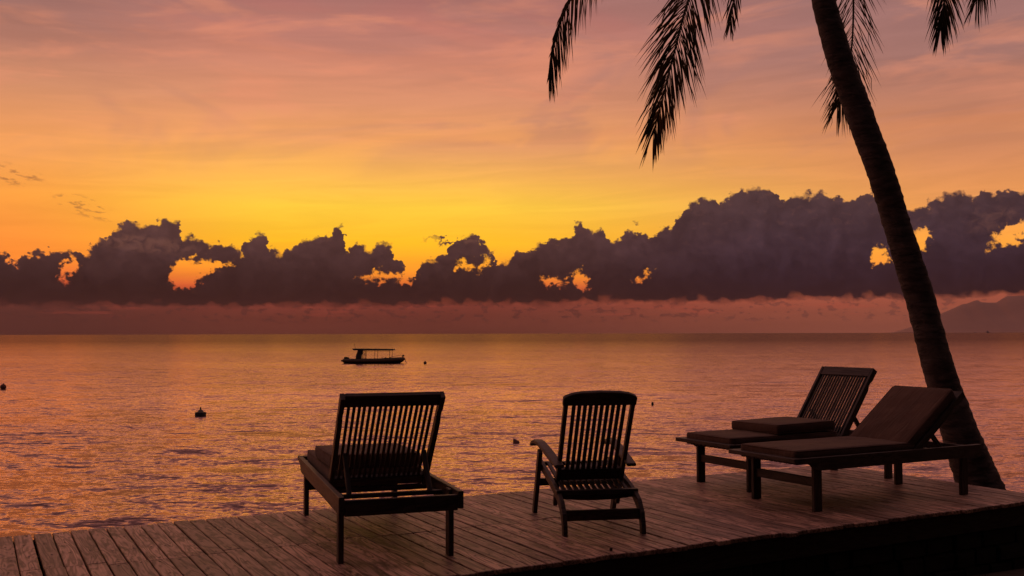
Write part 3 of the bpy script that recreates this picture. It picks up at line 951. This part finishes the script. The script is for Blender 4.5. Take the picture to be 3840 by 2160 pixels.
# fronds that hang into the picture
frond(arch([(2620, -420, 8.6), (2310, -230, 8.3), (2150, -20, 8.2), (2085, 140, 8.15), (2058, 290, 8.15)]), 11, 130, 0.46, 0.9, 0.6, 0.15, (1.0, 0.25), 0.011, Vector((0.4, -0.9, 0)))
frond(arch([(2850, -460, 8.5), (2680, -240, 8.2), (2582, 0, 8.0), (2520, 230, 7.95), (2450, 500, 7.95)]), 12, 170, 0.58, 0.5, 0.72, 0.12, (1.0, 1.0), 0.0125, Vector((0.1, 1, 0.1)))
frond(arch([(2930, -520, 8.9), (2830, -330, 8.9), (2775, -150, 8.9), (2738, 90, 8.9)]), 13, 64, 0.36, 0.7, 0.7, 0.2, (1, 1), 0.015, Vector((0.3, 0.95, 0)))
frond(arch([(3130, -520, 9.8), (3190, -330, 10.0), (3200, -80, 10.1), (3196, 150, 10.1), (3172, 300, 10.1), (3140, 400, 10.1)]), 14, 105, 0.64, 0.35, 0.75, 0.15, (1.0, 1.0), 0.012, Vector((0, 1, 0)))
frond(arch([(3250, -540, 9.2), (3430, -380, 9.2), (3530, -170, 9.2), (3540, 0, 9.2), (3528, 110, 9.2)]), 15, 115, 0.48, 0.6, 0.6, 0.15, (1, 1), 0.013, Vector((0.2, 1, 0)))
frond(arch([(3300, -600, 9.0), (3560, -500, 8.9), (3720, -330, 8.9), (3700, -130, 8.8), (3660, 10, 8.8)]), 16, 84, 0.5, 0.6, 0.7, 0.15, (1, 1), 0.011, Vector((-0.2, 1, 0)))
# the rest of the crown, above the frame
rgf = random.Random(9)
for k in range(11):
    an = k * 2 * math.pi / 11 + 0.25
    ln = rgf.uniform(1.7, 2.2); rise = rgf.uniform(0.3, 1.1)
    dv = Vector((math.cos(an), math.sin(an), 0))
    pts_ = [C0, C0 + dv * ln * 0.35 + Vector((0, 0, rise * 0.8)), C0 + dv * ln * 0.75 + Vector((0, 0, rise * 0.9)), C0 + dv * ln * 1.05 + Vector((0, 0, rise * 0.4))]
    frond(pts_, 40 + k, 60, 0.6, 0.6, 0.8, 0.15, (1, 1), 0.028)

# ------------------------------------------------------------------ boat
def px_at_sea(px, py):
    d = ray(px, py); k = (SEA - CAM.z) / d.z
    return CAM + d * k
bp = px_at_sea(1395, 1362.5)
boat = thing('dive_boat', 'moored open motor boat with flat canopy on thin posts', 'boat', (bp.x, bp.y, SEA), R(1.0))
K = (bp.y / F) * 0.1553            # metres per zoom pixel at the boat
def B(x, y): return ((x - 1000) * K, (664 - y) * K)
def hull_sections():
    out = []
    # x, half beam, sheer z, chine z, keel z
    for x, hb, top_, ch_, ke in ((340, 1.05, 553, 622, 690), (420, 1.12, 555, 626, 692), (600, 1.15, 558, 630, 694), (900, 1.15, 556, 630, 696), (1200, 1.12, 550, 626, 696),
                                 (1400, 0.98, 540, 618, 694), (1550, 0.74, 530, 608, 690), (1650, 0.48, 524, 600, 678), (1720, 0.25, 522, 596, 640), (1765, 0.07, 528, 592, 612)):
        X, zt = B(x, top_); _, zc = B(x, ch_); _, zk = B(x, ke)
        out.append((X, hb, zt, zc, zk))
    return out
S = hull_sections()
bm = bmesh.new(); rows = []
for X, hb, zt, zc, zk in S:
    rows.append([bm.verts.new((X, y, z)) for y, z in ((-hb * .8, zt - .06), (-hb * .92, zc + .02), (-hb * .6, (zc + zk) / 2), (0, zk), (hb * .6, (zc + zk) / 2), (hb * .92, zc + .02), (hb * .8, zt - .06))])
for a_, b_ in zip(rows, rows[1:]):
    for i in range(6): bm.faces.new((a_[i], a_[i + 1], b_[i + 1], b_[i]))
bm.faces.new(rows[0]); bm.faces.new(rows[-1][::-1])
for a_, b_ in zip(rows, rows[1:]): bm.faces.new((a_[6], a_[0], b_[0], b_[6]))
bmesh.ops.recalc_face_normals(bm, faces=bm.faces)
obj('hull', bm, 'keel', boat)
for s in (-1, 1):
    bm = bmesh.new()
    pts_ = [(B(290, 590)[0], s * 1.0, B(0, 597)[1])] + [(X, s * hb, (zt + zc) / 2) for X, hb, zt, zc, zk in S]
    rr_ = [0.09] + [(zt - zc) / 2 + 0.02 for X, hb, zt, zc, zk in S]
    tube(bm, smooth_path(pts_, 30), [rr_[min(len(rr_) - 1, int(k / 30 * (len(rr_) - 1)))] for k in range(31)], 12)
    obj('side_tube', bm, 'hull', boat, True)
def bxz(name, x0, y0, x1, y1, yy0, yy1, mat='boat_dark', bev=0.01):
    X0, Z0 = B(x0, y0); X1, Z1 = B(x1, y1)
    o = obj(name, bbox(abs(X1 - X0), abs(yy1 - yy0), abs(Z1 - Z0), bev), mat, boat)
    o.location = ((X0 + X1) / 2, (yy0 + yy1) / 2, (Z0 + Z1) / 2); return o
# canopy: slightly cambered slab
can = [(550, 318), (560, 309), (760, 308), (1100, 313), (1400, 317), (1520, 320), (1537, 336), (1530, 352), (1300, 352), (900, 350), (590, 348), (565, 332)]
o = obj('canopy', prism([B(*p) for p in can], 2.1, 'Y', 0.02), 'boat_dark', boat)
con = [(618, 556), (620, 490), (640, 430), (668, 348), (782, 348), (768, 420), (745, 470), (742, 520), (756, 556)]
o = obj('console', prism([B(*p) for p in con], 0.9, 'Y', 0.02), 'boat_dark', boat)
def btube(name, pts, r, mat='boat_dark'):
    bm = bmesh.new(); tube(bm, pts, r, 6); return obj(name, bm, mat, boat, True)
for s in (-0.9, 0.9):
    dxp = 0 if s < 0 else 28
    btube('post', [(B(1085 + dxp, 0)[0], s, B(0, 556)[1]), (B(1092 + dxp, 0)[0], s, B(0, 345)[1])], 0.027)
    btube('post', [(B(1437 + dxp, 0)[0], s, B(0, 545)[1]), (B(1444 + dxp, 0)[0], s, B(0, 345)[1])], 0.027)
    btube('canopy_rail', [(B(790, 0)[0], s, B(0, 366)[1]), (B(1455, 0)[0], s, B(0, 370)[1])], 0.012)
    btube('bow_rail', [(B(1460, 0)[0], s * 0.9, B(0, 505)[1]), (B(1600, 0)[0], s * 0.7, B(0, 487)[1]), (B(1725, 0)[0], s * 0.25, B(0, 472)[1]), (B(1730, 0)[0], s * 0.2, B(0, 530)[1])], 0.014)
# tank rack behind the console
rack = btube('tank_rack', [(B(792, 0)[0], -0.5, B(0, 556)[1]), (B(792, 0)[0], -0.5, B(0, 380)[1]), (B(806, 0)[0], -0.5, B(0, 362)[1]), (B(862, 0)[0], -0.5, B(0, 360)[1]), (B(874, 0)[0], -0.5, B(0, 378)[1]), (B(872, 0)[0], -0.5, B(0, 556)[1])], 0.028)
btube('rack_post', [(B(850, 0)[0], -0.5, B(0, 556)[1]), (B(850, 0)[0], -0.5, B(0, 362)[1])], 0.018)
btube('rack_post', [(B(766, 0)[0], 0.5, B(0, 556)[1]), (B(766, 0)[0], 0.5, B(0, 440)[1])], 0.018)
for y in (388, 412, 436, 464, 492, 518, 542):
    btube('rack_rung', [(B(764 if y > 430 else 790, 0)[0], -0.5, B(0, y)[1]), (B(874, 0)[0], -0.5, B(0, y)[1])], 0.034 if y in (436, 464) else 0.018)
mo = [(326, 560), (328, 540), (335, 515), (355, 507), (410, 508), (435, 520), (452, 548), (455, 560)]
o = obj('outboard_motor', prism([B(*p) for p in mo], 0.42, 'Y', 0.04), 'boat_dark', boat)
mo2 = [(290, 632), (290, 590), (305, 575), (345, 560), (380, 560), (380, 640), (345, 650)]
o = obj('motor_leg', prism([B(*p) for p in mo2], 0.3, 'Y', 0.03), 'boat_dark', boat)
btube('antenna', [(B(612, 0)[0], 0, B(0, 312)[1]), (B(590, 0)[0], 0, B(0, 265)[1]), (B(566, 0)[0], 0, B(0, 178)[1])], 0.016)
btube('antenna_crossbar', [(B(585, 0)[0], 0, B(0, 290)[1]), (B(610, 0)[0], 0, B(0, 290)[1])], 0.012)
for x in (1262, 1340): btube('cleat', [(B(x, 0)[0], -0.9, B(0, 548)[1]), (B(x + 6, 0)[0], -0.9, B(0, 525)[1]), (B(x - 4, 0)[0], -0.9, B(0, 502)[1])], 0.03)
bxz('gear_bag', 1300, 530, 1400, 552, -0.8, -0.3); bxz('gear_bag', 1420, 518, 1470, 548, -0.6, -0.1)
bm = bmesh.new(); bmesh.ops.create_uvsphere(bm, u_segments=12, v_segments=8, radius=0.125)
o = obj('bow_fender', bm, 'boat_dark', boat, True); o.location = (B(1748, 0)[0], 0, B(0, 482)[1])
btube('fender_post', [(B(1735, 0)[0], 0, B(0, 535)[1]), (B(1748, 0)[0], 0, B(0, 490)[1])], 0.07)
btube('anchor_roller', [(B(1748, 0)[0], 0, B(0, 480)[1]), (B(1785, 0)[0], 0, B(0, 483)[1])], 0.04)
btube('mooring_rope', smooth_path([(B(1765, 0)[0], 0, B(0, 525)[1]), (B(1790, 0)[0], -0.02, B(0, 548)[1]), (B(1815, 0)[0], -0.05, B(0, 630)[1]), (B(1842, 0)[0], -0.1, B(0, 690)[1])], 12), 0.035, 'rope')

# ------------------------------------------------------------------ buoys
def ball_buoy(px, py, rpx, label):
    p = px_at_sea(px, py); r = rpx * p.y / F
    bm = bmesh.new(); bmesh.ops.create_uvsphere(bm, u_segments=20, v_segments=12, radius=r)
    t = thing('ball_buoy', label, 'buoy', (p.x, p.y, SEA), 0, 'round buoys on the sea')
    o = obj('float', bm, 'buoy', t, True); o.location = (0, 0, r * 0.72)
    bm = bmesh.new(); bmesh.ops.create_cone(bm, cap_ends=True, segments=10, radius1=r * .22, radius2=r * .16, depth=r * .4)
    e = obj('eye', bm, 'buoy_black', t); e.location = (r * 0.1, 0, r * 1.75)
    bm = lathe([(r * 1.004, -r * .1), (r * 1.012, 0), (r * 1.004, r * .1)], 20)
    b_ = obj('band', bm, 'buoy_black', t, True); b_.location = (0, 0, r * 0.72)
    return t
ball_buoy(1594, 1365, 6.0, 'small round dark buoy floating beyond the bow of the boat')
ball_buoy(12, 1459, 11.0, 'round reddish buoy floating on open water far from the boat')
p = px_at_sea(752, 1560); r = 20.5 * p.y / F
cb = thing('cone_buoy', 'mooring buoy with pale cone top and dark float collar', 'buoy', (p.x, p.y, SEA))
obj('collar', lathe([(r * .96, -r * .4), (r, -r * .3), (r, r * .62), (r * .96, r * .68), (r * .8, r * .66), (r * .74, r * .45)], 24), 'buoy_black', cb)
obj('cone', lathe([(r * .78, r * .4), (r * .72, r * .58), (r * .45, r * .95), (r * .22, r * 1.2), (r * .12, r * 1.25)], 20), 'buoy_pale', cb, True)
obj('mast', lathe([(r * .14, r * 1.15), (r * .13, r * 1.55), (r * .08, r * 1.63)], 12), 'buoy_black', cb)
p = px_at_sea(1938, 1661); r = 12.5 * p.y / F
tb = thing('cone_buoy', 'tilted dark cone buoy lying over in the water beside the armchair arm', 'buoy', (p.x - r * .2, p.y, SEA))
tb.rotation_euler = (0, R(-32), 0)
obj('float', lathe([(r * .5, -r * .65), (r * .95, -r * .5), (r * 1.05, -r * .1), (r * .95, r * .2), (r * .55, r * .85), (r * .25, r * 1.25), (r * .12, r * 1.35)], 18), 'buoy', tb, True)
obj('neck', lathe([(r * .16, r * 1.3), (r * .14, r * 1.48), (r * .05, r * 1.52)], 10), 'buoy_black', tb)
p = px_at_sea(2447, 1519); r = 4.4 * p.y / F
sb = thing('post_buoy', 'tiny upright can shaped buoy floating on the sea', 'buoy', (p.x, p.y, SEA))
obj('can', lathe([(r, -r), (r, r * 1.9), (r * .9, r * 2.2), (r * .55, r * 2.35)], 14), 'buoy_black', sb, True)
obj('lifting_eye', lathe([(r * .3, r * 2.3), (r * .3, r * 2.7), (r * .1, r * 2.8)], 8), 'buoy_black', sb)

# ------------------------------------------------------------------ ships on the horizon
def ship(px, wpx, hpx, Y, label):
    x = (px - 1920) / F * Y; w = wpx * Y / F; h = hpx * Y / F
    t = thing('ship', label, 'ship', (x, Y, SEA))
    hull = [(-w * .5, -h * .1), (-w * .5, h * .28), (w * .42, h * .28), (w * .5, h * .36), (w * .44, -h * .1)]
    obj('hull', prism(hull, w * .3, 'Y', 0), 'ship', t)
    o = obj('superstructure', bbox(w * .5, w * .26, h * .62, 0), 'ship', t); o.location = (-w * .12, 0, h * .58)
    o = obj('deckhouse', bbox(w * .3, w * .2, h * .2, 0), 'ship', t); o.location = (w * .24, 0, h * .37)
    o = obj('mast', bbox(w * .05, w * .05, h * .3, 0), 'ship', t); o.location = (-w * .2, 0, h * 1.0)
    return t
ship(3702, 11, 7.5, 11000, 'boxy ship on the horizon in front of the far mountain')
ship(3654, 5, 3, 11000, 'faint low boat on the horizon next to the boxy ship')
ship(2094, 4, 4.5, 9000, 'speck of a vessel alone on the horizon, far from the mountain')

# ------------------------------------------------------------------ grass on the dark land side, unseen foliage added behind to block light
rg = random.Random(21)
bm = bmesh.new()
for k in range(5200):
    u1 = rg.uniform(2.2, 4.62); u2_ = rg.uniform(1.0, 9.5)
    if mnoise.noise(Vector((u1 * 1.3, u2_ * 1.3, 4))) < -0.05: continue
    p = UV(u1, u2_, -0.47); h = rg.uniform(0.03, 0.10); an = rg.uniform(0, math.pi); w = Vector((math.cos(an), math.sin(an), 0)) * 0.004
    lean = Vector((rg.uniform(-1, 1), rg.uniform(-1, 1), 0)) * h * 0.5
    bm.faces.new((bm.verts.new(p - w), bm.verts.new(p + w), bm.verts.new(p + lean + Vector((0, 0, h + 0.03)))))
tag(obj('grass', bm, 'grass'), 'sparse short grass on the dark ground before the deck', 'grass', kind='stuff')

bm = bmesh.new()
for k in range(14000):                     # unseen leaf roof added overhead to darken the ground
    u1 = rg.uniform(-14, 2.4); u2_ = rg.uniform(-16, 20)
    c_ = UV(u1, u2_, 5.2 + rg.uniform(0, 3.2) + 0.04 * max(0, 3 - u1))
    u = Vector((rg.uniform(-1, 1), rg.uniform(-1, 1), rg.uniform(-.5, .5))).normalized(); v = u.orthogonal().normalized()
    s = rg.uniform(0.2, 0.45)
    bm.faces.new([bm.verts.new(c_ + u * s), bm.verts.new(c_ + v * s * .5), bm.verts.new(c_ - u * s), bm.verts.new(c_ - v * s * .5)])
for k in range(30000):
    an = rg.uniform(R(178), R(362))        # arc on the land side
    d = rg.uniform(9, 15)
    top_ = 8.5 + 2.5 * mnoise.noise(Vector((math.cos(an) * 2, math.sin(an) * 2, 0)))
    z = -0.4 + (top_) * rg.random()
    c_ = Vector((math.cos(an + TH) * d * 1.4, math.sin(an + TH) * d, z))
    u = Vector((rg.uniform(-1, 1), rg.uniform(-1, 1), rg.uniform(-1, 1))).normalized(); v = u.orthogonal().normalized()
    s = rg.uniform(0.2, 0.45)
    bm.faces.new([bm.verts.new(c_ + u * s), bm.verts.new(c_ + v * s * .5), bm.verts.new(c_ - u * s), bm.verts.new(c_ - v * s * .5)])
tag(obj('light_block_foliage', bm, 'leaf'), 'unseen foliage added on the land side to block sky light', 'light_block_foliage', kind='stuff')

# ------------------------------------------------------------------ haze over the strait
bm = bbox(72000, 72000, 1190, 0)
hz = obj('haze', bm, None); hz.location = (0, 0, 575)
tag(hz, 'thin warm evening haze over the sea', 'haze', kind='stuff')
hm = bpy.data.materials.new('evening_haze'); hm.use_nodes = True
ht = hm.node_tree; ht.nodes.clear()
pv = ht.nodes.new('ShaderNodeVolumePrincipled'); pv.inputs['Density'].default_value = 1.1e-5
pv.inputs['Color'].default_value = (0.66, 0.46, 0.52, 1); pv.inputs['Anisotropy'].default_value = 0.5
ho = ht.nodes.new('ShaderNodeOutputMaterial'); ht.links.new(pv.outputs[0], ho.inputs['Volume'])
hz.data.materials.append(hm)
